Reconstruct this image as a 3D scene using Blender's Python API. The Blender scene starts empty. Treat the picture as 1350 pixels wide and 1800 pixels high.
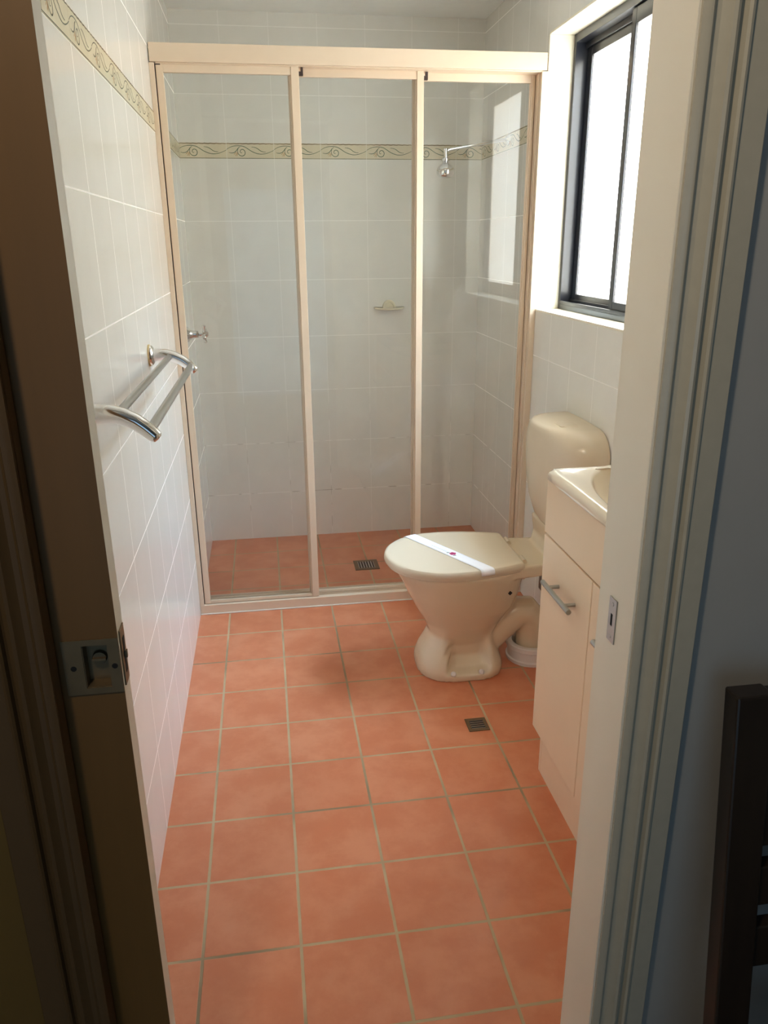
import bpy, bmesh, math, random
from mathutils import Vector, Matrix
PI = math.pi
random.seed(7)
scene = bpy.context.scene
COL = scene.collection

# ------------------------------------------------------------------ camera, world, light, exposure
CAM_LOC = Vector((0.31453, -2.67134, 1.39235))
YAW, PITCH, ROLL, FPX = 0.1475, 0.3344, 0.0087, 1363.75
fw = Vector((math.sin(YAW)*math.cos(PITCH), math.cos(YAW)*math.cos(PITCH), -math.sin(PITCH)))
rt = Vector((math.cos(YAW), -math.sin(YAW), 0))
dn = fw.cross(rt)
r2 = rt*math.cos(ROLL) + dn*math.sin(ROLL)
d2 = dn*math.cos(ROLL) - rt*math.sin(ROLL)
cd = bpy.data.cameras.new('camera')
cam = bpy.data.objects.new('camera', cd); COL.objects.link(cam)
M = Matrix((r2, -d2, -fw)).transposed().to_4x4(); M.translation = CAM_LOC
cam.matrix_world = M
cd.sensor_fit = 'AUTO'; cd.sensor_width = 36.0; cd.lens = FPX/1800*36.0
cd.clip_start = 0.01; cd.clip_end = 60
scene.camera = cam

PANE_STRENGTH = 3.05
PANE_COLOR = (1.0, 0.935, 0.80)
wd = bpy.data.worlds.new('sky'); scene.world = wd; wd.use_nodes = True
wd.node_tree.nodes['Background'].inputs[0].default_value = (0.90, 0.95, 1.0, 1)
wd.node_tree.nodes['Background'].inputs[1].default_value = 1.4

def area_light(name, loc, target, sx, sy, power, color):
    ld = bpy.data.lights.new(name, 'AREA'); ld.shape = 'RECTANGLE'
    ld.size = sx; ld.size_y = sy; ld.energy = power; ld.color = color
    o = bpy.data.objects.new(name, ld); COL.objects.link(o)
    o.location = loc
    o.rotation_euler = (Vector(target)-Vector(loc)).to_track_quat('-Z', 'Y').to_euler()
    return o
area_light('hall_ceiling_lamp', (-0.10, -2.64, 2.32), (0.7, -1.86, 1.3), 0.12, 0.12, 5.2, (1.0, 0.83, 0.62))
area_light('hall_window_daylight', (0.15, -4.5, 0.9), (0.15, -1.86, 0.9), 1.5, 1.9, 4.2, (0.42, 0.72, 1.0))
area_light('sky_daylight', (3.05, -0.35, 3.45), (0.5, -0.4, 0.3), 2.4, 1.6, 1700.0, (0.44, 0.72, 1.0))

scene.view_settings.view_transform = 'Standard'
scene.view_settings.look = 'None'
scene.view_settings.exposure = 0.77
scene.view_settings.gamma = 1.0
scene.view_settings.use_curve_mapping = False
cy = scene.cycles
cy.max_bounces = 14; cy.diffuse_bounces = 7; cy.glossy_bounces = 5
cy.transparent_max_bounces = 24; cy.transmission_bounces = 8
cy.use_denoising = True
cy.caustics_reflective = False
cy.sample_clamp_indirect = 6.0

# ------------------------------------------------------------------ materials
def lin(c):
    c = c/255.0
    return c/12.92 if c <= 0.04045 else ((c+0.055)/1.055)**2.4
def rgb(r, g, b): return (lin(r), lin(g), lin(b), 1.0)

class NT:
    def __init__(s, name):
        s.m = bpy.data.materials.new(name); s.m.use_nodes = True
        s.t = s.m.node_tree; s.n = s.t.nodes
        s.b = s.n['Principled BSDF']
    def new(s, ty, **kw):
        x = s.n.new(ty)
        for k, v in kw.items(): setattr(x, k, v)
        return x
    def link(s, a, b): s.t.links.new(a, b)
    def math(s, op, a, b=None, c=None, clamp=False):
        x = s.n.new('ShaderNodeMath'); x.operation = op; x.use_clamp = clamp
        for i, v in enumerate((a, b, c)):
            if v is None: continue
            if isinstance(v, (int, float)): x.inputs[i].default_value = v
            else: s.link(v, x.inputs[i])
        return x.outputs[0]
    def mix(s, f, a, b):
        x = s.n.new('ShaderNodeMix'); x.data_type = 'RGBA'
        for i, v in ((0, f), (6, a), (7, b)):
            if isinstance(v, (int, float)): x.inputs[i].default_value = v
            elif isinstance(v, tuple): x.inputs[i].default_value = v
            else: s.link(v, x.inputs[i])
        return x.outputs[2]
    def noise(s, co, scale, detail=3, rough=0.5):
        x = s.n.new('ShaderNodeTexNoise'); x.inputs['Scale'].default_value = scale
        x.inputs['Detail'].default_value = detail; x.inputs['Roughness'].default_value = rough
        if co is not None: s.link(co, x.inputs['Vector'])
        return x.outputs['Fac']
    def obco(s): return s.n.new('ShaderNodeTexCoord').outputs['Object']
    def smooth(s, v, a, b):
        x = s.n.new('ShaderNodeMapRange'); x.interpolation_type = 'SMOOTHSTEP'
        s.link(v, x.inputs[0]); x.inputs[1].default_value = a; x.inputs[2].default_value = b
        x.inputs[3].default_value = 0; x.inputs[4].default_value = 1
        return x.outputs[0]
    def bump(s, h, strength=0.3, dist=0.002):
        x = s.n.new('ShaderNodeBump'); x.inputs['Strength'].default_value = strength
        x.inputs['Distance'].default_value = dist; s.link(h, x.inputs['Height'])
        s.link(x.outputs[0], s.b.inputs['Normal'])

def plain(name, col, rough=0.5, metal=0.0, var=0.06, nscale=25, spec=0.5, bump=0.0, coat=0.0):
    k = NT(name)
    co = k.obco()
    f = k.noise(co, nscale, 4)
    c2 = tuple(max(0, x*(1-var*2)) for x in col[:3])+(1,)
    c3 = tuple(min(1, x*(1+var)) for x in col[:3])+(1,)
    k.link(k.mix(f, c2, c3), k.b.inputs['Base Color'])
    k.b.inputs['Roughness'].default_value = rough
    k.b.inputs['Metallic'].default_value = metal
    k.b.inputs['Specular IOR Level'].default_value = spec
    k.b.inputs['Coat Weight'].default_value = coat
    k.b.inputs['Coat Roughness'].default_value = 0.08
    if bump: k.bump(f, bump, 0.001)
    return k.m

def wall_tile(name, axis, off, gs=1.0):
    k = NT(name); co = k.obco()
    sp = k.new('ShaderNodeSeparateXYZ'); k.link(co, sp.inputs[0])
    u = sp.outputs[axis]; z = sp.outputs['Z']
    def dist(v, o, p):
        a = k.math('DIVIDE', k.math('SUBTRACT', v, o), p)
        fr = k.math('FRACT', k.math('ADD', a, 0.5))
        return k.math('MULTIPLY', k.math('ABSOLUTE', k.math('SUBTRACT', fr, 0.5)), p)
    du = dist(u, off, 0.2)
    lo = dist(z, 0.234, 0.2503); hi = dist(z, 1.981, 0.25)
    up = k.math('GREATER_THAN', z, 1.766)
    dv = k.math('ADD', k.math('MULTIPLY', lo, k.math('SUBTRACT', 1.0, up)), k.math('MULTIPLY', hi, up))
    gu = k.math('SUBTRACT', 1.0, k.smooth(du, 0.0006, 0.0016))
    gv = k.math('SUBTRACT', 1.0, k.smooth(dv, 0.0010, 0.0020))
    g = k.math('MULTIPLY', k.math('MAXIMUM', k.math('MULTIPLY', gu, 0.75), gv), gs)
    n1 = k.noise(co, 7, 5, 0.6)
    base = k.mix(n1, rgb(222, 220, 213), rgb(236, 234, 228))
    n2 = k.smooth(k.noise(co, 16, 3), 0.50, 0.62)
    low = k.math('SUBTRACT', 1.0, k.smooth(z, 0.2, 1.0))
    mould = k.math('MULTIPLY', n2, k.math('MULTIPLY', low, k.smooth(sp.outputs['Y'], 0.3, 0.5)))
    grout = k.mix(mould, rgb(250, 248, 244), rgb(120, 108, 92))
    k.link(k.mix(g, base, grout), k.b.inputs['Base Color'])
    k.b.inputs['Roughness'].default_value = 0.17
    k.link(k.math('ADD', k.math('MULTIPLY', g, 0.5), 0.17), k.b.inputs['Roughness'])
    k.b.inputs['Specular IOR Level'].default_value = 0.5
    h = k.math('ADD', k.math('SUBTRACT', 1.0, g), k.math('MULTIPLY', k.noise(co, 5, 2), 0.12))
    k.bump(h, 0.25, 0.0012)
    return k.m

def floor_tile(name):
    k = NT(name); co = k.obco()
    sp = k.new('ShaderNodeSeparateXYZ'); k.link(co, sp.inputs[0])
    P = 0.2027
    nz = k.noise(co, 60, 3)
    wob = k.math('MULTIPLY', k.math('SUBTRACT', nz, 0.5), 0.0022)
    def dist(v, o):
        a = k.math('DIVIDE', k.math('SUBTRACT', v, o), P)
        fr = k.math('FRACT', k.math('ADD', a, 0.5))
        return k.math('MULTIPLY', k.math('ABSOLUTE', k.math('SUBTRACT', fr, 0.5)), P), k.math('FLOOR', a)
    du, iu = dist(sp.outputs['X'], 0.1146); dv, iv = dist(sp.outputs['Y'], 0.0)
    d = k.math('ADD', k.math('MINIMUM', du, dv), wob)
    g = k.math('SUBTRACT', 1.0, k.smooth(d, 0.0026, 0.0040))
    cmb = k.new('ShaderNodeCombineXYZ'); k.link(iu, cmb.inputs[0]); k.link(iv, cmb.inputs[1])
    wn = k.new('ShaderNodeTexWhiteNoise'); wn.noise_dimensions = '2D'; k.link(cmb.outputs[0], wn.inputs['Vector'])
    cl = k.noise(co, 9, 5, 0.6)
    base = k.mix(k.smooth(cl, 0.35, 0.68), rgb(200, 120, 84), rgb(212, 138, 102))
    base = k.mix(k.math('MULTIPLY', wn.outputs['Value'], 0.25), base, rgb(190, 106, 70))
    sm = k.smooth(k.noise(co, 4.3, 4, 0.65), 0.56, 0.72)
    base = k.mix(k.math('MULTIPLY', sm, 0.09), base, rgb(224, 168, 138))
    gr = k.mix(k.noise(co, 12, 3), rgb(168, 144, 108), rgb(196, 172, 138))
    dirt = k.smooth(k.noise(co, 2.6, 3), 0.5, 0.66)
    gr = k.mix(k.math('MULTIPLY', dirt, 0.55), gr, rgb(96, 74, 48))
    k.link(k.mix(g, base, gr), k.b.inputs['Base Color'])
    k.link(k.math('ADD', k.math('MULTIPLY', g, 0.35), 0.34), k.b.inputs['Roughness'])
    k.b.inputs['Specular IOR Level'].default_value = 0.45
    h = k.math('SUBTRACT', 1.0, g)
    k.bump(k.math('ADD', h, k.math('MULTIPLY', cl, 0.15)), 0.35, 0.0015)
    return k.m

def shower_glass(name):
    k = NT(name); co = k.obco()
    tr = k.new('ShaderNodeBsdfTransparent'); tr.inputs[0].default_value = (0.985, 0.993, 0.989, 1)
    gl = k.new('ShaderNodeBsdfGlossy'); gl.inputs['Roughness'].default_value = 0.0
    lw = k.new('ShaderNodeLayerWeight'); lw.inputs['Blend'].default_value = 0.5
    f5 = k.math('POWER', lw.outputs['Facing'], 5.0)
    fr = k.math('ADD', k.math('MULTIPLY', f5, 0.97), 0.03)
    m1 = k.new('ShaderNodeMixShader'); k.link(fr, m1.inputs[0]); k.link(tr.outputs[0], m1.inputs[1]); k.link(gl.outputs[0], m1.inputs[2])
    df = k.new('ShaderNodeBsdfDiffuse'); df.inputs[0].default_value = (0.8, 0.82, 0.82, 1)
    sc = k.math('ADD', k.math('MULTIPLY', k.smooth(k.noise(co, 3, 5, 0.65), 0.45, 0.75), 0.03), 0.01)
    m2 = k.new('ShaderNodeMixShader'); k.link(sc, m2.inputs[0]); k.link(m1.outputs[0], m2.inputs[1]); k.link(df.outputs[0], m2.inputs[2])
    k.link(m2.outputs[0], k.n['Material Output'].inputs[0])
    return k.m

def lit_pane(name, col, strength):
    k = NT(name); co = k.obco()
    k.b.inputs['Base Color'].default_value = (0.75, 0.80, 0.82, 1)
    k.b.inputs['Roughness'].default_value = 0.4
    k.b.inputs['Emission Color'].default_value = tuple(col)+(1,)
    n = k.noise(co, 3.0, 2)
    k.link(k.math('ADD', k.math('MULTIPLY', n, strength*0.15), strength*1.45), k.b.inputs['Emission Strength'])
    k.bump(k.noise(co, 160, 2), 0.2, 0.001)
    tr = k.new('ShaderNodeBsdfTransparent'); tr.inputs[0].default_value = (0.97, 0.98, 1.0, 1)
    ms = k.new('ShaderNodeMixShader'); ms.inputs[0].default_value = 0.35      # part of the daylight passes straight through
    k.link(k.b.outputs[0], ms.inputs[1]); k.link(tr.outputs[0], ms.inputs[2])
    k.link(ms.outputs[0], k.n['Material Output'].inputs[0])
    return k.m

def wood(name, dark, light, rough=0.45, axis=(1, 1, 0.06), scale=45):
    k = NT(name); co = k.obco()
    mp = k.new('ShaderNodeMapping'); k.link(co, mp.inputs[0]); mp.inputs['Scale'].default_value = axis
    f = k.noise(mp.outputs[0], scale, 5, 0.6)
    k.link(k.mix(f, dark, light), k.b.inputs['Base Color'])
    k.b.inputs['Roughness'].default_value = rough
    k.bump(f, 0.12, 0.001)
    return k.m

MT = {}
MT['tile_x'] = wall_tile('wall_tile_back', 'X', 0.1978, 0.6)
MT['tile_y_left'] = wall_tile('wall_tile_left', 'Y', -0.415)
MT['tile_y_right'] = wall_tile('wall_tile_right', 'Y', 0.016, 0.75)
MT['floor'] = floor_tile('terracotta_floor_tile')
MT['ceiling'] = plain('ceiling_paint', rgb(238, 240, 238), 0.8, var=0.02)
MT['reveal'] = plain('window_reveal_paint', rgb(236, 230, 212), 0.5, var=0.02)
MT['listello'] = plain('listello_glaze', rgb(222, 212, 184), 0.2, var=0.05, nscale=18)
MT['scroll_green'] = plain('scroll_green_glaze', rgb(80, 104, 84), 0.25, var=0.15)
MT['scroll_brown'] = plain('scroll_brown_glaze', rgb(112, 92, 56), 0.25, var=0.2, nscale=60)
MT['scroll_tan'] = plain('scroll_tan_glaze', rgb(190, 146, 98), 0.25, var=0.1)
MT['frame'] = plain('champagne_powder_coat', rgb(222, 201, 177), 0.38, var=0.02)
MT['gap'] = plain('dark_gap_rubber', rgb(58, 42, 38), 0.6)
MT['glass'] = shower_glass('shower_glass')
MT['pane'] = lit_pane('frosted_daylight_pane', PANE_COLOR, PANE_STRENGTH)
MT['alu'] = plain('black_aluminium', rgb(34, 36, 44), 0.32, 0.0, var=0.1, coat=0.3)
MT['chrome'] = plain('chrome', (0.82, 0.82, 0.82, 1), 0.09, 1.0, var=0.02)
MT['satin'] = plain('satin_steel', rgb(176, 176, 172), 0.34, 1.0, var=0.05)
MT['brown_steel'] = plain('brown_toned_steel', rgb(128, 110, 84), 0.42, 0.7, var=0.12, nscale=40)  # steel colour browned for the dark around the pull; drain frames share it
MT['black'] = plain('black_void', rgb(12, 11, 10), 0.8)
MT['ivory'] = plain('ivory_porcelain', rgb(220, 202, 174), 0.16, var=0.015, nscale=6, coat=0.5)
MT['ivory_plastic'] = plain('ivory_plastic', rgb(216, 200, 176), 0.25, var=0.015, nscale=6, coat=0.2)
MT['soap'] = plain('ivory_ceramic_dish', rgb(226, 218, 192), 0.25, var=0.03)
MT['pvc'] = plain('white_pvc', rgb(224, 218, 214), 0.4, var=0.03)
MT['paper'] = plain('white_paper', rgb(244, 242, 246), 0.75, var=0.01)
MT['pink'] = plain('pink_print', rgb(206, 72, 128), 0.7)
MT['leaf'] = plain('grey_green_print', rgb(150, 160, 150), 0.7)
MT['print'] = plain('grey_print', rgb(205, 205, 214), 0.7)
MT['laminate'] = plain('cream_laminate', rgb(240, 218, 190), 0.35, var=0.02, nscale=8)
MT['basin'] = plain('cream_basin_polymarble', rgb(240, 228, 208), 0.14, var=0.015, nscale=6, coat=0.6)
MT['jamb'] = plain('cream_door_frame_paint', rgb(238, 230, 214), 0.4, var=0.03, nscale=5)
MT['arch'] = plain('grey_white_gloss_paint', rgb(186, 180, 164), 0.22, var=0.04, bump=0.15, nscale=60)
MT['arch_shaded'] = plain('shaded_gloss_paint', rgb(82, 60, 30), 0.6, var=0.05)  # left architrave and split jamb: dim warm hall light put into the colour
MT['door_face'] = wood('shaded_door_veneer', rgb(98, 70, 30), rgb(110, 78, 36))  # grained veneer; its brown also holds the dim warm light of this side
MT['door_edge'] = plain('pale_door_edge_paint', rgb(214, 207, 192), 0.4, var=0.03)
MT['hall_wall'] = plain('hall_wall_paint', rgb(166, 165, 162), 0.6, var=0.02)
MT['hall_wall_shaded'] = plain('shaded_hall_wall_paint', rgb(100, 76, 26), 0.6, var=0.02)  # wall left of the doorway, with the dim warm light painted into its tone
MT['carpet'] = plain('hall_carpet', rgb(140, 128, 112), 0.95, var=0.2, nscale=300)
MT['dark_wood'] = wood('dark_stained_wood', rgb(26, 20, 16), rgb(46, 36, 28), 0.35)
MT['gasket'] = plain('yellowed_gasket', rgb(214, 186, 132), 0.5)
MT['silicone'] = plain('white_silicone', rgb(232, 226, 216), 0.4)

# ------------------------------------------------------------------ mesh helpers
WL = {}
class MB:
    def __init__(s): s.bm = bmesh.new(); s.mi = 0
    def face(s, vs, smooth=False):
        try: f = s.bm.faces.new(vs)
        except ValueError: return None
        f.material_index = s.mi; f.smooth = smooth; return f
    def box(s, x0, x1, y0, y1, z0, z1):
        v = [s.bm.verts.new((x, y, z)) for z in (z0, z1) for y in (y0, y1) for x in (x0, x1)]
        for q in ((0, 2, 3, 1), (4, 5, 7, 6), (0, 1, 5, 4), (2, 6, 7, 3), (0, 4, 6, 2), (1, 3, 7, 5)):
            s.face([v[i] for i in q])
        return s
    def loft(s, rings, cap0=True, cap1=True, smooth=True, closed=True):
        R = [[s.bm.verts.new(p) for p in r] for r in rings]
        n = len(R[0])
        for a, b in zip(R, R[1:]):
            for i in range(n if closed else n-1):
                j = (i+1) % n
                s.face((a[i], a[j], b[j], b[i]), smooth)
        if cap0: s.face(list(reversed(R[0])), smooth)
        if cap1: s.face(R[-1], smooth)
        return s
    def tube(s, path, rad, n=14, cap=True):
        P = [Vector(p) for p in path]; rings = []; prev = None
        for i, p in enumerate(P):
            t = (P[min(i+1, len(P)-1)]-P[max(i-1, 0)]).normalized()
            if prev is None:
                a = Vector((0, 0, 1)) if abs(t.z) < 0.9 else Vector((1, 0, 0))
                nx = t.cross(a).normalized()
            else:
                nx = (prev - t*prev.dot(t)).normalized()
            prev = nx; ny = t.cross(nx)
            r = rad[i] if isinstance(rad, (list, tuple)) else rad
            rings.append([p + (nx*math.cos(k*2*PI/n) + ny*math.sin(k*2*PI/n))*r for k in range(n)])
        return s.loft(rings, cap, cap)
    def lathe(s, prof, org, axis, n=28):
        a = Vector(axis).normalized(); o = Vector(org)
        h = Vector((0, 0, 1)) if abs(a.z) < 0.9 else Vector((1, 0, 0))
        nx = a.cross(h).normalized(); ny = a.cross(nx)
        rings = [[o + a*d + (nx*math.cos(k*2*PI/n) + ny*math.sin(k*2*PI/n))*max(r, 1e-5) for k in range(n)] for d, r in prof]
        return s.loft(rings)
    def prism(s, prof, fn, a, b, smooth=False):
        """prof: 2D points; fn(p, t) -> 3D"""
        return s.loft([[fn(p, a) for p in prof], [fn(p, b) for p in prof]], smooth=smooth)
    def build(s, name, mats, parent=None, bevel=0.0, segs=2, sharp=35, remesh=0, smooth_it=0, loc=None):
        bm = s.bm
        bmesh.ops.recalc_face_normals(bm, faces=bm.faces)
        for e in bm.edges:
            if len(e.link_faces) == 2: e.smooth = e.calc_face_angle(0) < math.radians(sharp)
        base = Vector((0, 0, 0))
        if parent is not None: base = WL[parent.name]
        elif loc is not None: base = Vector(loc)
        if base.length: bmesh.ops.translate(bm, verts=bm.verts, vec=-base)
        me = bpy.data.meshes.new(name); bm.to_mesh(me); bm.free()
        for m in (mats if isinstance(mats, (list, tuple)) else [mats]): me.materials.append(m)
        o = bpy.data.objects.new(name, me); COL.objects.link(o)
        if parent is not None: o.parent = parent
        else: o.location = base
        WL[o.name] = base.copy()
        if bevel:
            b = o.modifiers.new('bevel', 'BEVEL'); b.width = bevel; b.segments = segs; b.limit_method = 'ANGLE'
            b.angle_limit = math.radians(40); b.harden_normals = False
        if remesh:
            r = o.modifiers.new('remesh', 'REMESH'); r.mode = 'VOXEL'; r.voxel_size = remesh; r.use_smooth_shade = True
            if smooth_it:
                q = o.modifiers.new('smooth', 'SMOOTH'); q.iterations = smooth_it; q.factor = 0.5
        return o

def empty(name, loc):
    o = bpy.data.objects.new(name, None); COL.objects.link(o); o.location = loc; o.empty_display_size = 0.05
    WL[o.name] = Vector(loc); return o
def thing(name, loc, label, cat, group=None):
    o = empty(name, loc); o['label'] = label; o['category'] = cat
    if group: o['group'] = group
    return o
def tag(o, label, cat, group=None):
    o['label'] = label; o['category'] = cat
    if group: o['group'] = group
    return o
def struct(o, label=None, cat=None):
    o['kind'] = 'structure'
    if label: o['label'] = label
    if cat: o['category'] = cat
    return o
def plab(o, label): o['label'] = label; return o

# ------------------------------------------------------------------ dimensions
W = 1.316            # bathroom width
YB = 1.009           # back wall
ZC = 2.283           # bathroom ceiling
YN, YF = -1.856, -1.757   # doorway wall: hall face, bathroom face
JX = 0.746           # right jamb face
DX = 0.125           # sliding door leading edge
DY0, DY1 = -1.828, -1.793
HX0, HX1, HY0, HZ = -1.3, 2.2, -4.6, 2.4

# ------------------------------------------------------------------ setting
m = MB(); m.box(-0.12, W+0.2, -1.80, YB+0.12, -0.12, 0.0)
struct(m.build('floor', MT['floor']), 'terracotta square floor tiles of the bathroom', 'floor')
m = MB(); m.box(HX0-0.1, HX1+0.1, HY0-0.1, -1.80, -0.12, 0.0)
struct(m.build('floor_hall', MT['carpet']), 'carpeted hall floor outside the doorway', 'floor')
m = MB(); m.box(-0.12, W+0.22, YF, YB+0.12, ZC, ZC+0.1)
struct(m.build('ceiling', MT['ceiling']), 'plain pale bathroom ceiling', 'ceiling')
m = MB(); m.box(HX0-0.1, HX1+0.1, HY0-0.1, YN, HZ, HZ+0.1)
struct(m.build('ceiling_hall', MT['ceiling']), 'hall ceiling outside the doorway', 'ceiling')
m = MB(); m.box(-0.12, 0.0, YF, YB, 0.0, ZC)
struct(m.build('wall_left', MT['tile_y_left']), 'white tiled left wall with patterned border', 'wall')
m = MB(); m.box(-0.12, W+0.22, YB, YB+0.12, 0.0, ZC)
struct(m.build('wall_back', MT['tile_x']), 'tiled back wall behind the shower screen', 'wall')
WY0, WY1, WZ0, WZ1 = -0.74, 0.19, 1.15, 2.05     # window opening
m = MB()
TX = W+0.22
m.box(W, TX, YF, WY0, 0, ZC); m.box(W, TX, WY1, YB, 0, ZC)
m.box(W, TX, WY0, WY1, 0, WZ0); m.box(W, TX, WY0, WY1, WZ1, ZC)
for f in m.bm.faces:
    c = f.calc_center_median(); e = 1e-4
    if (WY0-e <= c.y <= WY1+e and WZ0-e <= c.z <= WZ1+e and W+0.01 < c.x < TX-0.01): f.material_index = 1
    n = f.normal
for f in m.bm.faces:   # side reveals: the boxes beside the opening share a full-height face with it
    f.normal_update()
o = m.build('wall_right', [MT['tile_y_right'], MT['reveal']])
struct(o, 'tiled right wall holding the window', 'wall')
# plastered lining of the window opening
m = MB(); t = 0.004
RX = W+0.088
m.box(W-0.001, RX, WY0, WY1, WZ0-t, WZ0+t); m.box(W-0.001, RX, WY0, WY1, WZ1-t, WZ1+t)
m.box(W-0.001, RX, WY1-t, WY1+t, WZ0+t, WZ1-t); m.box(W-0.001, RX, WY0-t, WY0+t, WZ0+t, WZ1-t)
struct(m.build('trim_1', MT['reveal'], bevel=0.002), 'cream plaster reveal around the window', 'trim')

# doorway wall (cavity for the sliding door on the left, solid on the right)
m = MB()
m.box(HX0-0.1, 0.04, YN, YN+0.018, 0, HZ)
m.mi = 1
m.box(-0.12, 0.04, YF-0.018, YF, 0, HZ)
m.box(JX+0.018, W+0.22, YF-0.012, YF, 0, HZ)
m.mi = 2
m.box(JX+0.018, HX1+0.1, YN, YF-0.012, 0, HZ)
m.box(0.04, JX+0.018, YN, YF, 2.06, HZ)
struct(m.build('wall_front', [MT['hall_wall_shaded'], MT['tile_x'], MT['hall_wall']]), 'wall around the bathroom doorway', 'wall')
for nm, b in (('wall_hall_left', (HX0-0.1, HX0, HY0, YN)), ('wall_hall_right', (HX1, HX1+0.1, HY0, YN)), ('wall_hall_back', (HX0-0.1, HX1+0.1, HY0-0.1, HY0))):
    m = MB(); m.box(b[0], b[1], b[2], b[3], 0, HZ)
    struct(m.build(nm, MT['hall_wall']), 'plain hall wall behind the camera', 'wall')

# right door jamb and strike plate
m = MB(); m.box(JX, JX+0.018, YN-0.004, YF-0.004, 0, 2.06)
m.box(JX+0.018, JX+0.02, YN-0.002, YF-0.004, 0, 2.06)
jamb = struct(m.build('trim_2', MT['jamb'], bevel=0.0015), 'cream right door jamb with steel strike plate', 'trim')
m = MB()
sy0, sy1, sz0, sz1 = -1.818, -1.797, 0.889, 0.951
m.box(JX-0.0016, JX, sy0, sy1, sz0, 0.912); m.box(JX-0.0016, JX, sy0, sy1, 0.929, sz1)
m.box(JX-0.0016, JX, sy0, sy0+0.008, 0.912, 0.929); m.box(JX-0.0016, JX, sy1-0.007, sy1, 0.912, 0.929)
m.mi = 1; m.box(JX-0.0006, JX, sy0+0.008, sy1-0.007, 0.912, 0.929)
m.mi = 0
for z in (0.897, 0.943): m.lathe([(0, 0.003), (0.0006, 0.0028), (0.0008, 0.0)], (JX-0.0016, -1.8075, z), (-1, 0, 0), 12)
plab(m.build('strike_plate', [MT['satin'], MT['black']], jamb), 'small steel strike plate with dark slot')

# architraves
AP = [(0, 0), (0, .008), (.003, .0095), (.007, .0115), (.0095, .0115), (.0115, .0070), (.0145, .0055), (.020, .0065), (.025, .0105), (.028, .0155), (.0315, .0172),
      (.0350, .0155), (.0372, .0085), (.0395, .0075), (.0415, .0095), (.0430, .0165), (.0455, .0190), (.0485, .0180), (.0500, .0145), (.0520, .0145), (.0775, .0145), (.0785, .0138), (.0785, 0)]
m = MB(); m.prism(AP, lambda p, t: (0.749+p[0], YN-p[1], t), 0, 2.12, smooth=True)
struct(m.build('trim_3', MT['arch'], sharp=28), 'grey-white moulded architrave right of the doorway', 'trim')
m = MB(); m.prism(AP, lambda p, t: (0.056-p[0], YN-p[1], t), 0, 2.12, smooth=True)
struct(m.build('trim_4', MT['arch_shaded'], sharp=28), 'shade-toned moulded architrave left of the doorway', 'trim')
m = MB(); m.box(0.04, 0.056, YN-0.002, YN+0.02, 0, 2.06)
struct(m.build('trim_5', MT['arch_shaded']), 'split jamb beside the sliding door', 'trim')

# ------------------------------------------------------------------ sliding door
door = empty('door_1', (-0.25, -1.81, 0.0))
struct(door, 'shade-toned veneer cavity sliding door with recessed steel pull', 'door')
m = MB()
rx0, rx1, rz0, rz1 = 0.083, 0.112, 0.897, 0.953
m.box(-0.62, rx0, DY0, DY1, 0.008, 2.05); m.box(rx1, DX, DY0, DY1, 0.008, 2.05)
m.box(rx0, rx1, DY0, DY1, 0.008, rz0); m.box(rx0, rx1, DY0, DY1, rz1, 2.05)
m.box(rx0, rx1, -1.808, DY1, rz0, rz1)
m.bm.faces.ensure_lookup_table()
for f in m.bm.faces:
    if abs(f.calc_center_median().x-DX) < 1e-4: f.material_index = 1
m.build('door_leaf', [MT['door_face'], MT['door_edge']], door)
m = MB()
px0, px1, pz0, pz1, yp = 0.061, 0.1245, 0.889, 0.9605, DY0-0.0016
m.box(px0, rx0, yp, DY0, pz0, pz1); m.box(rx1, px1, yp, DY0, pz0, pz1)
m.box(rx0, rx1, yp, DY0, pz0, rz0); m.box(rx0, rx1, yp, DY0, rz1, pz1)
m.box(rx0, rx1, -1.8105, -1.8085, rz0, rz1)                      # bottom of the finger recess
m.box(rx0-0.0005, rx0+0.0008, DY0, -1.8105, rz0, rz1); m.box(rx1-0.0008, rx1+0.0005, DY0, -1.8105, rz0, rz1)
m.box(rx0, rx1, DY0, -1.8105, rz0-0.0005, rz0+0.0008); m.box(rx0, rx1, DY0, -1.8105, rz1-0.0008, rz1+0.0005)
pull = plab(m.build('flush_pull', MT['brown_steel'], door), 'recessed steel flush pull plate')
m = MB(); m.lathe([(0, 0.0085), (0.004, 0.0085), (0.0055, 0.0078), (0.0056, 0.0)], (0.0985, -1.8105, 0.9285), (0, -1, 0), 24)
m.box(0.0985-0.0078, 0.0985+0.0078, -1.8195, -1.816, 0.9272, 0.9298)
m.build('turn_snib', MT['brown_steel'], pull)
for x in (0.0715, 0.118):
    m = MB(); m.lathe([(0, 0.0034), (0.0004, 0.0034), (0.0005, 0.0)], (x, yp, 0.9245), (0, -1, 0), 14)
    m.build('screw', MT['black'], pull)
m = MB()
m.box(DX, DX+0.0018, -1.822, -1.799, 0.893, 0.965)
m.mi = 1; m.box(DX+0.0018, DX+0.0022, -1.814, -1.806, 0.906, 0.952)
m.mi = 0; m.box(DX+0.0018, DX+0.005, -1.8125, -1.8075, 0.925, 0.934)
plab(m.build('latch_plate', [MT['brown_steel'], MT['black']], door), 'steel latch plate on the door edge')

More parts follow.
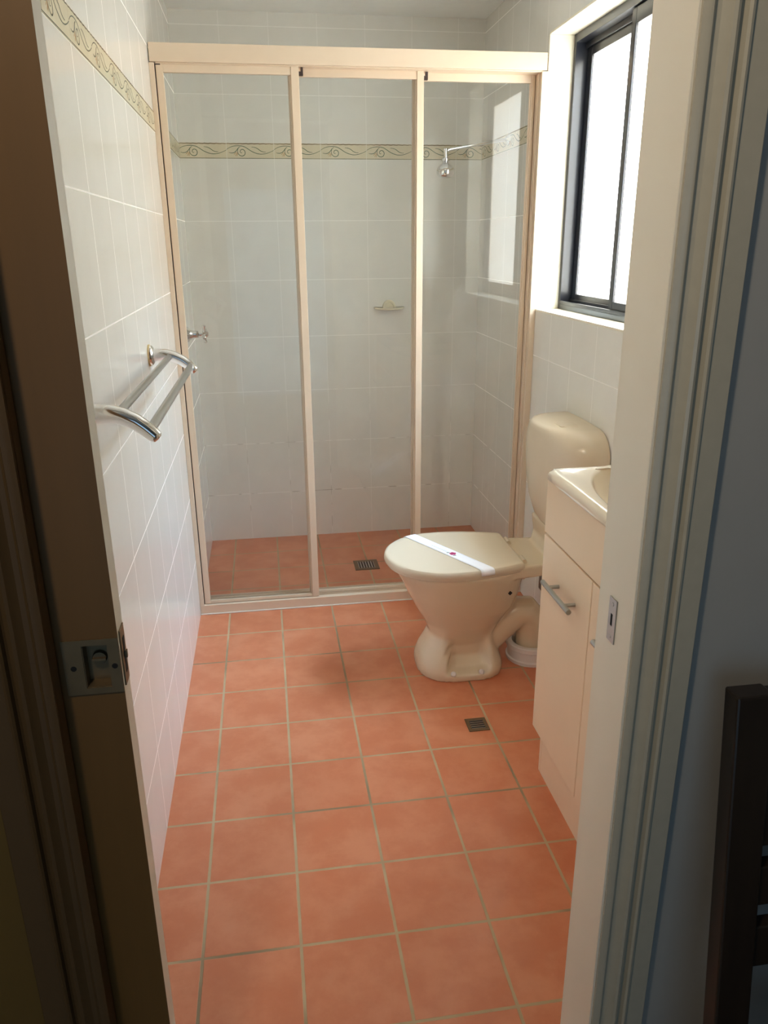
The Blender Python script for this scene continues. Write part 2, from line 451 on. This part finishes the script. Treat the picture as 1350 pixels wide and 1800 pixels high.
# ------------------------------------------------------------------ patterned border tiles (listello)
Z0L, HL = 1.7352, 0.0615
def stroke(m, pts, fn, w, lift):
    P = [Vector((p[0]*0.2, p[1]*HL)) for p in pts]
    L = []
    for i, p in enumerate(P):
        t = (P[min(i+1, len(P)-1)]-P[max(i-1, 0)]).normalized(); n = Vector((-t.y, t.x))
        k = w*(0.55+0.45*math.sin(PI*min(1, max(0, (i+0.6)/(len(P)+0.2)))))/2
        L.append((p+n*k, p-n*k))
    vs = [(m.bm.verts.new(fn(a.x, a.y, lift)), m.bm.verts.new(fn(b.x, b.y, lift))) for a, b in L]
    for a, b in zip(vs, vs[1:]): m.face((a[0], a[1], b[1], b[0]))
def cat(pts, n=6):
    P = [pts[0]]+list(pts)+[pts[-1]]; out = []
    for i in range(1, len(P)-2):
        for k in range(n):
            t = k/n
            out.append(tuple(0.5*(2*P[i][j]+(P[i+1][j]-P[i-1][j])*t+(2*P[i-1][j]-5*P[i][j]+4*P[i+1][j]-P[i+2][j])*t*t+(3*P[i][j]-P[i-1][j]-3*P[i+1][j]+P[i+2][j])*t**3) for j in (0, 1)))
    out.append(pts[-1]); return out
def q(x, y): return ((x-105)/455.0, (315-y)/143.0)
MOTIF = [
    ('g', 2.1, cat([q(105, 232), q(140, 212), q(180, 200), q(225, 197), q(270, 204), q(305, 222), q(345, 247), q(390, 265), q(430, 272), q(475, 268), q(520, 254), q(560, 236)])),
    ('g', 2.0, cat([q(126, 258), q(150, 263), q(178, 258), q(200, 240), q(218, 218), q(236, 206)])),
    ('g', 2.2, cat([q(226, 210), q(212, 232), q(212, 262), q(228, 283), q(252, 290), q(274, 280), q(282, 258), q(274, 238), q(256, 230), q(240, 237), q(235, 252), q(243, 262), q(252, 258)])),
    ('g', 2.0, cat([q(345, 208), q(378, 212), q(405, 224), q(430, 242), q(455, 251), q(480, 253)])),
    ('t', 1.8, [q(208, 258), q(198, 272), q(186, 290)]), ('t', 1.8, [q(200, 252), q(188, 264), q(174, 276)]), ('t', 1.8, [q(212, 264), q(206, 278), q(200, 292)]),
]
def listello(name, fn, u0, u1, ph, label):
    """fn(u, v, lift) -> 3D ; tiles meet at u = ph + 0.2 k"""
    k0 = math.floor((u0-ph)/0.2); m = MB()
    k = k0
    while ph+0.2*k < u1-1e-6:
        a, b = max(u0, ph+0.2*k), min(u1, ph+0.2*(k+1))
        if b-a > 0.004:
            m.mi = 0
            A, B = a+0.0007, b-0.0007
            c = [fn(x, y, d) for d in (0.0, 0.0012) for x, y in ((A, 0.0), (B, 0.0), (B, HL), (A, HL))]
            v = [m.bm.verts.new(p) for p in c]
            for f in ((4, 5, 6, 7), (0, 1, 5, 4), (1, 2, 6, 5), (2, 3, 7, 6), (3, 0, 4, 7)): m.face([v[i] for i in f])
            uu = ph+0.2*k
            def g(x, y, lift, uu=uu): return fn(min(max(uu+x, A), B), y, lift)
            for ty, w, pts in MOTIF:
                if all(a+0.001 <= uu+p[0]*0.2 <= b-0.001 or True for p in pts):
                    pp = [p for p in pts if a-0.002 <= uu+p[0]*0.2 <= b+0.002]
                    if len(pp) > 2:
                        m.mi = 1 if ty == 'g' else 3
                        stroke(m, pp, g, w*0.00125, 0.00155)
            m.mi = 2
            x = (A-uu)/0.2
            steps = 24
            top = [(x+(B-A)/0.2*i/steps, 0.955+0.012*math.sin(i*2.1+k)) for i in range(steps+1)]
            stroke(m, top, g, 0.0034, 0.00155)
            m.mi = 1
            stroke(m, [(x, 0.03), (x+(B-A)/0.2*.33, 0.03), (x+(B-A)/0.2*.66, 0.03), (x+(B-A)/0.2, 0.03)], g, 0.0022, 0.00155)
        k += 1
    return struct(m.build(name, [MT['listello'], MT['scroll_green'], MT['scroll_brown'], MT['scroll_tan']]), label, 'trim')
listello('trim_6', lambda u, v, d: (u, YB-d, Z0L+v), 0.0015, W-0.0015, 0.1978, 'scroll patterned border tiles on the back wall')
listello('trim_7', lambda u, v, d: (d, u, Z0L+v), YF, YB-0.0015, -0.415, 'scroll patterned border tiles along the left wall')
listello('trim_8', lambda u, v, d: (W-d, -u, Z0L+v), -(YB-0.0015), -(WY1+0.005), -0.016, 'scroll patterned border tiles on the shower part of the right wall')
listello('trim_9', lambda u, v, d: (W-d, -u, Z0L+v), -(WY0-0.005), -(YF+0.01), -0.016, 'scroll patterned border tiles right of the window')

# ------------------------------------------------------------------ window
win = empty('window_1', (W+0.12, (WY0+WY1)/2, WZ0)); struct(win, 'black aluminium sliding window with frosted panes', 'window')
fy0, fy1, fz0, fz1 = WY0, WY1, WZ0, WZ1
FX0, FX1 = W+0.086, W+0.165
m = MB(); fw_ = 0.022
m.box(FX0, FX1, fy1-fw_, fy1, fz0, fz1); m.box(FX0, FX1, fy0, fy0+fw_, fz0, fz1)
m.box(FX0, FX1, fy0+fw_, fy1-fw_, fz1-0.030, fz1)
m.box(FX0, FX1, fy0+fw_, fy1-fw_, fz0, fz0+0.022)
m.box(FX0, FX0+0.006, fy0+fw_, fy1-fw_, fz0+0.022, fz0+0.034)   # track lips
m.box(FX0+0.034, FX0+0.040, fy0+fw_, fy1-fw_, fz0+0.022, fz0+0.040)
m.box(FX0+0.034, FX0+0.040, fy0+fw_, fy1-fw_, fz1-0.048, fz1-0.030)
m.build('window_frame', MT['alu'], win, bevel=0.001)
def sash(y0, y1, x0, x1, st, label):
    m = MB(); z0, z1 = fz0+0.024, fz1-0.032
    m.box(x0, x1, y1-st, y1, z0, z1); m.box(x0, x1, y0, y0+st, z0, z1)
    m.box(x0, x1, y0+st, y1-st, z1-0.042, z1); m.box(x0, x1, y0+st, y1-st, z0, z0+0.034)
    s = plab(m.build('sash', MT['alu'], win, bevel=0.0015), label)
    xm = (x0+x1)/2
    m = MB(); m.box(xm-0.003, xm+0.003, y0+st-0.003, y1-st+0.003, z0+0.031, z1-0.039)
    plab(m.build('glass_pane', MT['pane'], s), 'frosted glass pane bright with daylight')
    return s
sash(-0.262, fy1-fw_-0.002, FX0+0.042, FX0+0.064, 0.036, 'far sash of the window')
s2 = sash(fy0+fw_+0.002, -0.236, FX0+0.008, FX0+0.030, 0.028, 'near sash of the window')

# ------------------------------------------------------------------ shower screen
SY = 0.185
scr = thing('shower_screen', (W/2, SY+0.05, 0), 'cream framed three-panel sliding glass shower screen across the back of the room', 'shower screen')
m = MB(); m.box(0.003, W-0.005, SY, SY+0.105, 1.938, 1.992)
m.mi = 1; m.box(0.02, W-0.02, SY+0.004, SY+0.10, 1.934, 1.938)
m.build('header_rail', [MT['frame'], MT['frame']], scr, bevel=0.0015)
m = MB()
m.box(0.001, W-0.001, SY, SY+0.022, 0.0, 0.040)
m.box(0.001, W-0.001, SY+0.022, SY+0.105, 0.0, 0.030)
for y in (0.038, 0.062, 0.088): m.box(0.001, W-0.001, SY+y, SY+y+0.004, 0.030, 0.042)
m.mi = 1; m.box(0.001, W-0.001, SY-0.004, SY, 0.0, 0.005)
m.build('sill_track', [MT['frame'], MT['silicone']], scr, bevel=0.0012)
m = MB(); m.box(0.0005, 0.016, SY, SY+0.105, 0.040, 1.936)
m.mi = 1; m.box(0.016, 0.0185, SY+0.012, SY+0.10, 0.040, 1.936)
m.build('side_jamb', [MT['frame'], MT['gap']], scr, bevel=0.001)
m = MB(); m.box(W-0.022, W-0.0005, SY, SY+0.105, 0.030, 1.936)
m.box(W-0.026, W-0.022, SY+0.02, SY+0.028, 0.04, 1.936)
m.build('side_jamb', [MT['frame']], scr, bevel=0.001)
def panel(x0, x1, y0, sl, sr, label, top=1.936):
    y1 = y0+0.018; m = MB()
    zb, zt = 0.0425, top
    m.box(x0, x0+sl, y0, y1, zb, zt); m.box(x1-sr, x1, y0, y1, zb, zt)
    m.box(x0+sl, x1-sr, y0+0.002, y1-0.002, zt-0.026, zt-0.001); m.box(x0+sl, x1-sr, y0+0.003, y1-0.003, zb, zb+0.012)
    # folded lip along each stile
    m.box(x1-sr-0.004, x1-sr, y0+0.005, y1-0.005, zb+0.012, zt-0.026)
    p = plab(m.build('sliding_panel', MT['frame'], scr, bevel=0.0012), label)
    g = MB(); g.box(x0+sl-0.004, x1-sr+0.002, (y0+y1)/2-0.0025, (y0+y1)/2+0.0025, zb+0.009, zt-0.023)
    g.build('glass_pane', MT['glass'], p)
    return p
p1 = panel(0.0195, 0.472, 0.193, 0.022, 0.026, 'left glass panel, nearest track')
p2 = panel(0.437, 0.893, 0.219, 0.022, 0.024, 'middle glass panel')
p3 = panel(0.859, W-0.024, 0.245, 0.022, 0.014, 'right glass panel, rearmost track')
for p, x, y in ((p1, 0.472, 0.196), (p2, 0.893, 0.222)):
    m = MB(); m.box(x, x+0.014, y, y+0.012, 1.909, 1.921); m.box(x+0.007, x+0.014, y, y+0.012, 1.921, 1.933); m.box(x-0.024, x-0.010, y+0.001, y+0.012, 1.9362, 1.9378)
    m.build('bumper', MT['gap'], p)
m = MB(); m.box(0.0190, 0.0345, 0.1915, 0.1955, 1.9305, 1.9335); m.build('bumper', MT['gap'], p1)

# ------------------------------------------------------------------ toilet
TY = -0.335
wc = thing('toilet', (0.93, TY, 0), 'cream toilet with closed lid and wall cistern beside the vanity', 'toilet')
def egg(xf, xb, xc, hw, nf, nb, z, n=48, pinch=0.0, px=(0.855, 1.005)):
    out = []
    for i in range(n):
        t = 2*PI*i/n; c, s_ = math.cos(t), math.sin(t)
        e = nf if c < 0 else nb
        a = (xc-xf) if c < 0 else (xb-xc)
        x = xc+math.copysign(abs(c)**(2/e), c)*a
        y = math.copysign(abs(s_)**(2/e), s_)*hw
        if pinch:
            k = max(0.0, 1-abs((x-(px[0]+px[1])/2)/((px[1]-px[0])/2))**6)
            y *= 1-pinch*k
        out.append(Vector((x, TY+y, z)))
    return out
m = MB()
m.loft([egg(.768, 1.062, .92, .136, 2.6, 3.0, 0.0), egg(.766, 1.064, .92, .138, 2.6, 3.0, .022, pinch=.02), egg(.768, 1.060, .92, .134, 2.6, 3.0, .040, pinch=.30),
        egg(.778, 1.050, .92, .124, 2.5, 2.8, .07, pinch=.42), egg(.797, 1.040, .92, .112, 2.4, 2.6, .105, pinch=.36), egg(.812, 1.036, .92, .106, 2.3, 2.4, .140, pinch=.16),
        egg(.797, 1.060, .92, .112, 2.2, 2.3, .18), egg(.765, 1.10, .92, .134, 2.2, 2.3, .235), egg(.738, 1.12, .90, .152, 2.2, 2.3, .29),
        egg(.715, 1.128, .89, .165, 2.2, 2.4, .34), egg(.697, 1.13, .88, .173, 2.2, 2.5, .372), egg(.692, 1.13, .88, .175, 2.2, 2.5, .388), egg(.70, 1.125, .88, .168, 2.2, 2.5, .393)])
# S-shaped outlet
m.tube([(0.97, TY, .06), (1.03, TY, .110), (1.085, TY, .155), (1.125, TY, .180), (1.155, TY, .180), (1.175, TY, .155), (1.180, TY, .11), (1.180, TY, .045)],
       [.062, .062, .058, .056, .055, .054, .053, .052], 24)
# rear shelf and riser to the cistern
def rr(x0, x1, hw0, hw1, z):
    return [Vector((x0, TY-hw0, z)), Vector((x1, TY-hw1, z)), Vector((x1, TY+hw1, z)), Vector((x0, TY+hw0, z))]
m.loft([rr(1.04, 1.30, .140, .105, .362), rr(1.04, 1.305, .142, .112, .405)], smooth=False)
m.loft([rr(1.19, 1.305, .10, .11, .40), rr(1.205, 1.305, .11, .125, .44), rr(1.20, 1.308, .125, .14, .50)], smooth=False)
pan = m.build('pan', MT['ivory'], wc, remesh=0.0055, smooth_it=3)
m = MB(); m.box(1.040, 1.056, -0.4875, -0.470, .298, .318)
# fixing hole plug sits in the side of the bowl
m.build('fixing_hole', MT['black'], wc, bevel=0.003) if False else m.bm.free()
m = MB(); m.lathe([(0, .008), (.003, .008), (.004, .006), (.004, 0)], (1.055, -0.4595, 0.312), (0.25, -0.95, -0.15), 4)
plab(m.build('fixing_plug', MT['black'], wc), 'small dark fixing slot')
for x in (0.872, 0.968):
    m = MB(); m.lathe([(0, .009), (.004, .009), (.007, .006), (.008, 0)], (x, -0.463, 0.030), (0, -0.85, 0.5), 16)
    plab(m.build('bolt_cap', MT['pvc'], wc), 'white bolt cap at the foot')
# lid outline
XC, XF, XB = 0.872, 0.662, 1.098
def lid_hw(x):
    if x <= XC:
        t = (XC-x)/(XC-XF); return 0.186*max(0.0, 1-t**2.15)**(1/2.0)
    t = (x-XC)/(XB-XC); return 0.186-0.046*t**1.9
def lid_outline(sc, z, inset=0.0):
    pts = []
    N = 26
    xs = [XC-(XC-XF)*math.sin(PI/2*(1-i/N)) for i in range(N)]+[XC+(XB-XC-0.006)*i/14 for i in range(15)]
    half = [(x, lid_hw(x)) for x in xs]+[(XB-0.0015, lid_hw(XB)-0.006), (XB, lid_hw(XB)-0.014)]
    ring = [(x, -h) for x, h in half]+[(x, h) for x, h in reversed(half[1:])]
    cx = 0.88
    return [Vector((cx+(x-cx)*sc, TY+h*sc, z)) for x, h in ring]
m = MB(); m.loft([lid_outline(.955, .389), lid_outline(.965, .391), lid_outline(.965, .398), lid_outline(.94, .400)])
m.build('seat', MT['ivory_plastic'], wc)
LT = 0.4235
m = MB(); m.loft([lid_outline(.975, .3995), lid_outline(.994, .400), lid_outline(1.0, .404), lid_outline(.998, .411), lid_outline(.990, .417), lid_outline(.974, .4212), lid_outline(.945, .4230), lid_outline(.85, LT), lid_outline(.4, LT+.0006)])
m.build('lid', MT['ivory_plastic'], wc)
for dy in (-0.085, 0.085):
    m = MB(); m.tube([(1.105, TY+dy-0.02, .409), (1.105, TY+dy+0.02, .409)], .009, 14)
    m.build('hinge', MT['ivory_plastic'], wc)
# cistern
def ring_c(d, hw, z, n=40, e=2.3):
    out = []
    for i in range(n+1):
        t = -1+2*i/n
        yy = math.sin(t*PI/2)*hw
        k = abs(yy/hw)
        out.append(Vector((W-0.004-d*max(0.0, 1-k**e)**(1/e)-0.012, TY+yy, z)))
    out += [Vector((W-0.003, TY+hw, z)), Vector((W-0.003, TY-hw, z))]
    return out
m = MB(); m.loft([ring_c(.082, .15, .485), ring_c(.094, .168, .492), ring_c(.114, .185, .52), ring_c(.134, .203, .58), ring_c(.145, .214, .65), ring_c(.149, .221, .72), ring_c(.150, .224, .755),
                  ring_c(.150, .221, .782), ring_c(.149, .212, .804), ring_c(.148, .197, .822), ring_c(.146, .178, .835), ring_c(.141, .158, .8425), ring_c(.130, .135, .8465), ring_c(.08, .06, .849)])
m.build('cistern', MT['ivory_plastic'], wc, sharp=60)
m = MB(); m.box(1.205, 1.262, -0.425, -0.365, 0.838, 0.8495)
plab(m.build('flush_button', MT['ivory_plastic'], wc, bevel=0.002), 'square flush button on the cistern top')
for dy in (-0.075, 0.075):
    m = MB(); m.lathe([(0, .011), (.012, .011), (.014, .006), (.026, .005), (.028, 0)], (1.115, TY+dy, .362), (0, 0, -1), 12)
    m.build('hinge_nut', MT['ivory_plastic'], wc)
m = MB(); m.lathe([(0, .011), (.022, .011), (.024, .006)], (1.285, -0.12, .345), (0, 0, -1), 12)
m.mi = 1; m.tube([(1.285, -0.13, .50), (1.285, -0.12, .345), (1.285, -0.12, .16), (1.297, -0.12, .145), (1.314, -0.12, .143)], .006, 10)
m.build('water_hose', [MT['black'], MT['satin']], wc)
# waste pipe collar
m = MB(); m.lathe([(0.0, .083), (.012, .085), (.016, .080), (.045, .080), (.050, .085), (.064, .085), (.067, .081), (.067, .066), (.045, .062), (.02, .060)], (1.180, TY, 0.0), (0, 0, 1), 40)
tag(m.build('pipe_collar', MT['pvc'], loc=(1.18, TY, 0)), 'white round pipe collar on the floor where the toilet outlet enters', 'pipe collar')
# paper band
band = thing('paper_band', (0.885, TY, LT), 'white paper hygiene band with pink flower laid across the toilet lid', 'paper band')
A0, A1 = Vector((0.788, -0.20)), Vector((0.968, -0.520))
dr = (A1-A0).normalized(); nr = Vector((-dr.y, dr.x))
def inside(p, sc):
    x = 0.88+(p.x-0.88)/sc; y = (p.y-TY)/sc
    return XF < x < XB and abs(y) < lid_hw(x)
def crossing(o, d, sc):
    a, b = 0.0, 0.4
    for _ in range(40):
        c = (a+b)/2
        if inside(o+d*c, sc): a = c
        else: b = c
    return a
mid = Vector((0.885, TY-0.02)); mid = A0+dr*(mid-A0).dot(dr)
rails = []
for k in range(5):
    o = mid+nr*(0.044*(k/4-0.5)); R = []
    for sgn in (-1, 1):
        d = dr*sgn; seq = []
        for sc, z in ((1.004, .4035), (1.004, .411), (.9965, .4176), (.982, .4219), (.955, .4241), (.88, LT+.0010)):
            p = o+d*crossing(o, d, sc); seq.append(Vector((p.x, p.y, z)))
        R = seq if sgn == -1 else R+[Vector((o.x, o.y, LT+.0014))]+seq[::-1]
    rails.append(R)
m = MB()
vs = [[m.bm.verts.new(p) for p in R] for R in rails]
for a, b in zip(vs, vs[1:]):
    for i in range(len(a)-1): m.face((a[i], a[i+1], b[i+1], b[i]), True)
pb = m.build('paper_strip', MT['paper'], band)
so = pb.modifiers.new('thickness', 'SOLIDIFY'); so.thickness = 0.0006; so.offset = 1.0
m = MB()
fc = mid+dr*0.012
ZP = LT+.0026
for i in range(5):
    t = 2*PI*i/5+0.3; c = fc+Vector((math.cos(t), math.sin(t)))*0.0062
    m.loft([[Vector((c.x+0.0055*math.cos(k*PI/5), c.y+0.0055*math.sin(k*PI/5), z)) for k in range(10)] for z in (ZP-0.0008, ZP)], smooth=False)
m.build('pink_flower', MT['pink'], band)
for d in (-0.018, 0.017):
    m = MB(); c = fc+dr*d*0.9+nr*(-0.006)
    m.loft([[Vector((c.x+0.006*math.cos(k*PI/5)*(1.0), c.y+0.0028*math.sin(k*PI/5), z)) for k in range(10)] for z in (ZP-0.0008, ZP-0.0002)], smooth=False)
    m.build('printed_leaf', MT['leaf'], band)
m = MB()
c = fc-dr*0.055-nr*0.004
for i in range(9):
    a = c+dr*(i*0.0095-0.045); b = a+dr*0.0072
    v = [m.bm.verts.new((p.x, p.y, ZP-0.0006)) for p in (a-nr*.0016, b-nr*.0016, b+nr*.0016, a+nr*.0016)]; m.face(v)
plab(m.build('printed_line', MT['print'], band), 'faint grey printed line')

# ------------------------------------------------------------------ vanity
VX, VY0, VY1 = 0.972, -1.560, -0.950
van = thing('vanity_cabinet', (1.15, (VY0+VY1)/2, 0), 'cream vanity cabinet with two doors standing against the right wall', 'cabinet')
m = MB()
m.box(VX+0.016, W-0.002, VY0, VY0+0.016, .15, .818); m.box(VX+0.016, W-0.002, VY1-0.016, VY1, .15, .818)
m.box(VX+0.016, W-0.002, VY0+0.016, VY1-0.016, .15, .166); m.box(W-0.014, W-0.002, VY0+0.016, VY1-0.016, .166, .73)
m.box(VX, VX+0.016, VY0, VY1, .7135, .848)
m.build('carcass', MT['laminate'], van, bevel=0.0012)
m = MB(); m.box(1.000, 1.016, VY0, -0.9585, 0.0, .15); m.box(1.000, 1.016, -0.9562, VY1+0.006, 0.0, .15); m.box(1.003, 1.016, -0.9585, -0.9562, 0.0, .15); m.box(1.016, W-0.01, VY1-0.012, VY1+0.004, 0.0, .15); m.box(1.016, W-0.01, VY0, VY0+0.016, 0.0, .15)
m.build('kickboard', MT['laminate'], van)
def vdoor(y0, y1, hy0, hy1, label):
    m = MB(); m.box(VX, VX+0.015, y0, y1, .153, .708)
    d = plab(m.build('door', MT['laminate'], van, bevel=0.0018), label)
    m = MB(); hx, hz = 0.944, .615
    m.tube([(hx, hy0, hz), (hx, hy1, hz)], .0062, 18)
    for y in (hy0+0.034, hy1-0.034): m.tube([(hx, y, hz), (VX+0.001, y, hz)], .0048, 12)
    plab(m.build('handle', MT['satin'], d), 'satin steel bar handle')
vdoor(-1.2465, VY1-0.0005, -1.200, -1.032, 'far door')
vdoor(VY0+0.0005, -1.2495, -1.503, -1.335, 'near door')
# basin top
BX0, BX1, BY0, BY1 = 0.966, W-0.002, VY0-0.004, VY1+0.004
bc = Vector((1.150, -1.245)); NB = 96
def rrect(inset, z, r=0.022):
    x0, x1, y0, y1 = BX0+inset, BX1-inset*0.2, BY0+inset, BY1-inset; r = max(0.004, r-inset*0.5)
    out = []
    for i in range(NB):
        t = 2*PI*i/NB; d = Vector((math.cos(t), math.sin(t)*2.0)).normalized()
        a, b = 0, 1.0
        for _ in range(30):
            c = (a+b)/2; p = bc+d*c
            qx = max(abs(p.x-(x0+x1)/2)-(x1-x0)/2+r, 0); qy = max(abs(p.y-(y0+y1)/2)-(y1-y0)/2+r, 0)
            if math.hypot(qx, qy) <= r and abs(p.x-(x0+x1)/2) <= (x1-x0)/2 and abs(p.y-(y0+y1)/2) <= (y1-y0)/2: a = c
            else: b = c
        out.append(Vector((bc.x+d.x*a, bc.y+d.y*a, z)))
    return out
def oval(s_, z):
    out = []
    for i in range(NB):
        t = 2*PI*i/NB; d = Vector((math.cos(t), math.sin(t)*2.0)).normalized()
        k = 1/math.sqrt((d.x/(0.146*s_))**2+(d.y/(0.296*s_))**2)
        out.append(Vector((bc.x+d.x*k, bc.y+d.y*k, z)))
    return out
m = MB()
m.loft([rrect(.004, .8485), rrect(0, .852), rrect(0, .864), rrect(.002, .870), rrect(.007, .8745), rrect(.014, .8755), rrect(.024, .874), oval(1.03, .8730), oval(1.0, .8712), oval(.985, .866), oval(.96, .848), oval(.91, .825), oval(.80, .806), oval(.62, .797), oval(.3, .793), oval(.08, .792)], cap0=False)
bs = thing('vanity_basin', (1.142, -1.255, .85), 'cream moulded basin top sitting on the vanity cabinet', 'basin')
m.build('basin_top', MT['basin'], bs, sharp=50)
m = MB(); m.lathe([(0, .021), (.003, .021), (.004, .016), (.002, .012), (.002, 0)], (1.150, -1.245, .7925), (0, 0, 1), 20)
m.build('drain', MT['chrome'], bs)

# ------------------------------------------------------------------ towel rail on the left wall
tr = thing('towel_rail', (0, -0.815, 1.105), 'chrome double-bar towel rail fixed to the left wall', 'towel rail')
ARC = [(0.006, 1.108), (0.025, 1.109), (0.045, 1.108), (0.065, 1.103), (0.085, 1.093), (0.103, 1.079), (0.116, 1.066)]
Y_FAR, Y_NEAR, LIFT = -0.47, -1.31, 0.012
for y, dz in ((Y_FAR, 0.0), (Y_NEAR, LIFT)):
    m = MB()
    m.tube([(x, y, z+dz) for x, z in ARC], [.0175, .0168, .0160, .0152, .0144, .0136, .0126], 20)
    m.lathe([(-0.001, .0126), (.004, .0114), (.007, .008), (.008, .0)], (0.116, y, 1.066+dz), (0.68, 0, -0.73), 18)
    b = m.build('bracket', MT['chrome'], tr, sharp=50)
    m = MB(); m.lathe([(0.004, .027), (.009, .0265), (.013, .022), (.015, .015), (.016, 0)], (0, y, 1.108+dz), (1, 0, 0), 28)
    m.build('wall_flange', MT['chrome'], b)
    m = MB(); m.lathe([(0.0002, .029), (.0045, .029), (.0048, .02)], (0, y, 1.108+dz), (1, 0, 0), 28)
    plab(m.build('gasket_ring', MT['gasket'], b), 'yellowed ring behind the flange')
for x, z, r in ((0.108, 1.075, .0088), (0.054, 1.103, .0080)):
    m = MB(); m.tube([(x, Y_FAR-.005, z), (x, (Y_FAR+Y_NEAR)/2, z+LIFT/2), (x, Y_NEAR+.005, z+LIFT)], r, 18)
    m.build('rail', MT['satin'], tr)

# ------------------------------------------------------------------ shower fittings
sh = thing('shower_rose', (W, 0.605, 1.774), 'chrome round shower rose on a long arm from the right wall', 'shower')
HX = 1.058
m = MB(); m.tube([(W-0.003, .605, 1.775), (1.20, .604, 1.757), (1.075, .602, 1.736), (HX, .60, 1.728)], .0062, 14)
m.tube([(HX, .60, 1.738), (HX, .60, 1.72), (HX, .60, 1.695)], [.0085, .0085, .0075], 14)
m.build('arm', MT['chrome'], sh)
m = MB(); m.lathe([(0, .023), (.004, .022), (.010, .015), (.014, .010)], (W-0.0005, .605, 1.775), (-1, 0, 0), 24)
m.build('wall_flange', MT['chrome'], sh)
m = MB(); m.lathe([(0, .009), (.004, .016), (.012, .0165), (.014, .011), (.020, .013), (.026, .022), (.036, .031), (.048, .0355), (.060, .0345), (.069, .029), (.073, .022), (.074, 0)], (HX, .60, 1.706), (0, 0, -1), 32)
m.build('head', MT['chrome'], sh, sharp=50)
tp = thing('shower_tap', (0, .653, 1.043), 'chrome cross-handled shower tap on the left wall behind the glass', 'tap')
m = MB(); m.lathe([(0.0, .031), (.003, .031), (.010, .024), (.020, .016), (.026, .0145), (.046, .0145), (.049, .009), (.064, .008)], (0, .653, 1.043), (1, 0, 0), 24)
m.build('tap_body', MT['chrome'], tp)
m = MB(); m.lathe([(0.058, .010), (.062, .013), (.080, .013), (.085, .009), (.086, 0)], (0, .653, 1.043), (1, 0, 0), 20)
for i in range(4):
    t = PI/2*i+0.35; d = Vector((0, math.cos(t), math.sin(t))); c = Vector((.070, .653, 1.043))
    m.tube([c+d*.008, c+d*.022, c+d*.030, c+d*.036, c+d*.039], [.0062, .0054, .0066, .0080, .0045], 10)
m.build('cross_handle', MT['chrome'], tp)
sd = thing('soap_dish', (.893, YB, 1.10), 'small ivory half-round soap dish on the back shower wall', 'soap dish')
m = MB(); cxs = .893
def half(r, z, dpt, n=24): return [Vector((cxs-math.cos(PI*i/n)*r, YB-0.0005-math.sin(PI*i/n)*dpt, z)) for i in range(n+1)]
m.loft([half(.052, 1.096, .045), half(.068, 1.101, .068), half(.072, 1.108, .072), half(.069, 1.1095, .069), half(.060, 1.105, .06), half(.02, 1.103, .02)])
m.build('tray', MT['soap'], sd)
m = MB()
def arch(r, y): return [Vector((cxs+math.cos(PI*i/20)*r, y, 1.104+math.sin(PI*i/20)*r*1.2)) for i in range(21)]
m.loft([arch(.031, YB-0.0005), arch(.031, YB-0.010), arch(.028, YB-0.013), arch(.022, YB-0.013), arch(.020, YB-0.009), arch(.002, YB-0.008)])
m.build('back_plate', MT['soap'], sd)

# ------------------------------------------------------------------ floor drains
def drain(cx, cyy, s_, along_x, nslot, label):
    t = thing('floor_drain', (cx, cyy, 0), label, 'floor drain', 'floor drains')
    h = s_/2
    m = MB(); m.box(cx-h*.72, cx+h*.72, cyy-h*.72, cyy+h*.72, 0.0004, 0.0012)
    plab(m.build('sump', MT['black'], t), 'dark hole under the grate')
    m = MB(); b = h*0.34
    m.box(cx-h, cx+h, cyy-h, cyy-h+b, 0.0002, .0035); m.box(cx-h, cx+h, cyy+h-b, cyy+h, 0.0002, .0035)
    m.box(cx-h, cx-h+b, cyy-h+b, cyy+h-b, 0.0002, .0035); m.box(cx+h-b, cx+h, cyy-h+b, cyy+h-b, 0.0002, .0035)
    m.build('frame', MT['brown_steel'], t, bevel=0.0006)
    m = MB(); L = 2*(h-b); p = L/nslot
    for i in range(nslot+1):
        c = -L/2+i*p
        a0, a1 = max(-L/2, c-p*.24), min(L/2, c+p*.24)
        if along_x: m.box(cx-L/2, cx+L/2, cyy+a0, cyy+a1, .0012, .0031)
        else: m.box(cx+a0, cx+a1, cyy-L/2, cyy+L/2, .0012, .0031)
    # rounded corners of the slotted disc
    m.build('grate', MT['satin'], t)
drain(.887, -.713, .064, True, 4, 'small square metal floor drain on the open floor near the vanity')
drain(.713, .575, .110, False, 6, 'larger square metal floor drain inside the shower')

# ------------------------------------------------------------------ hall chair
ch = thing('slatted_chair', (1.06, -2.05, 0), 'dark wooden slatted-back chair against the hall wall right of the doorway', 'chair')
def by(z): return -1.900-(0.866-z)*0.13
CX0, CX1, SW = 0.857, 1.27, 0.050
def slat(m, x0, x1, z0, z1, th=0.020):
    m.loft([[Vector((x0, by(z), z)), Vector((x1, by(z), z)), Vector((x1, by(z)-th, z)), Vector((x0, by(z)-th, z))] for z in (z0, z1)], smooth=False)
for x0 in (CX0, CX1-SW):
    m = MB(); slat(m, x0, x0+SW, 0.0, .866, .030); m.build('leg', MT['dark_wood'], ch, bevel=0.003)
for z0, z1 in ((.819, .862), (.651, .789), (.564, .620), (.471, .531)):
    m = MB(); slat(m, CX0+SW, CX1-SW, z0, z1); m.build('slat', MT['dark_wood'], ch, bevel=0.002)
m = MB(); m.box(CX0, CX1, -2.42, -1.985, .315, .345); m.build('seat', MT['dark_wood'], ch, bevel=0.004)
for x0 in (CX0, CX1-0.045):
    m = MB(); m.box(x0, x0+0.045, -2.42, -2.375, 0.0, .315); m.build('leg', MT['dark_wood'], ch, bevel=0.003)
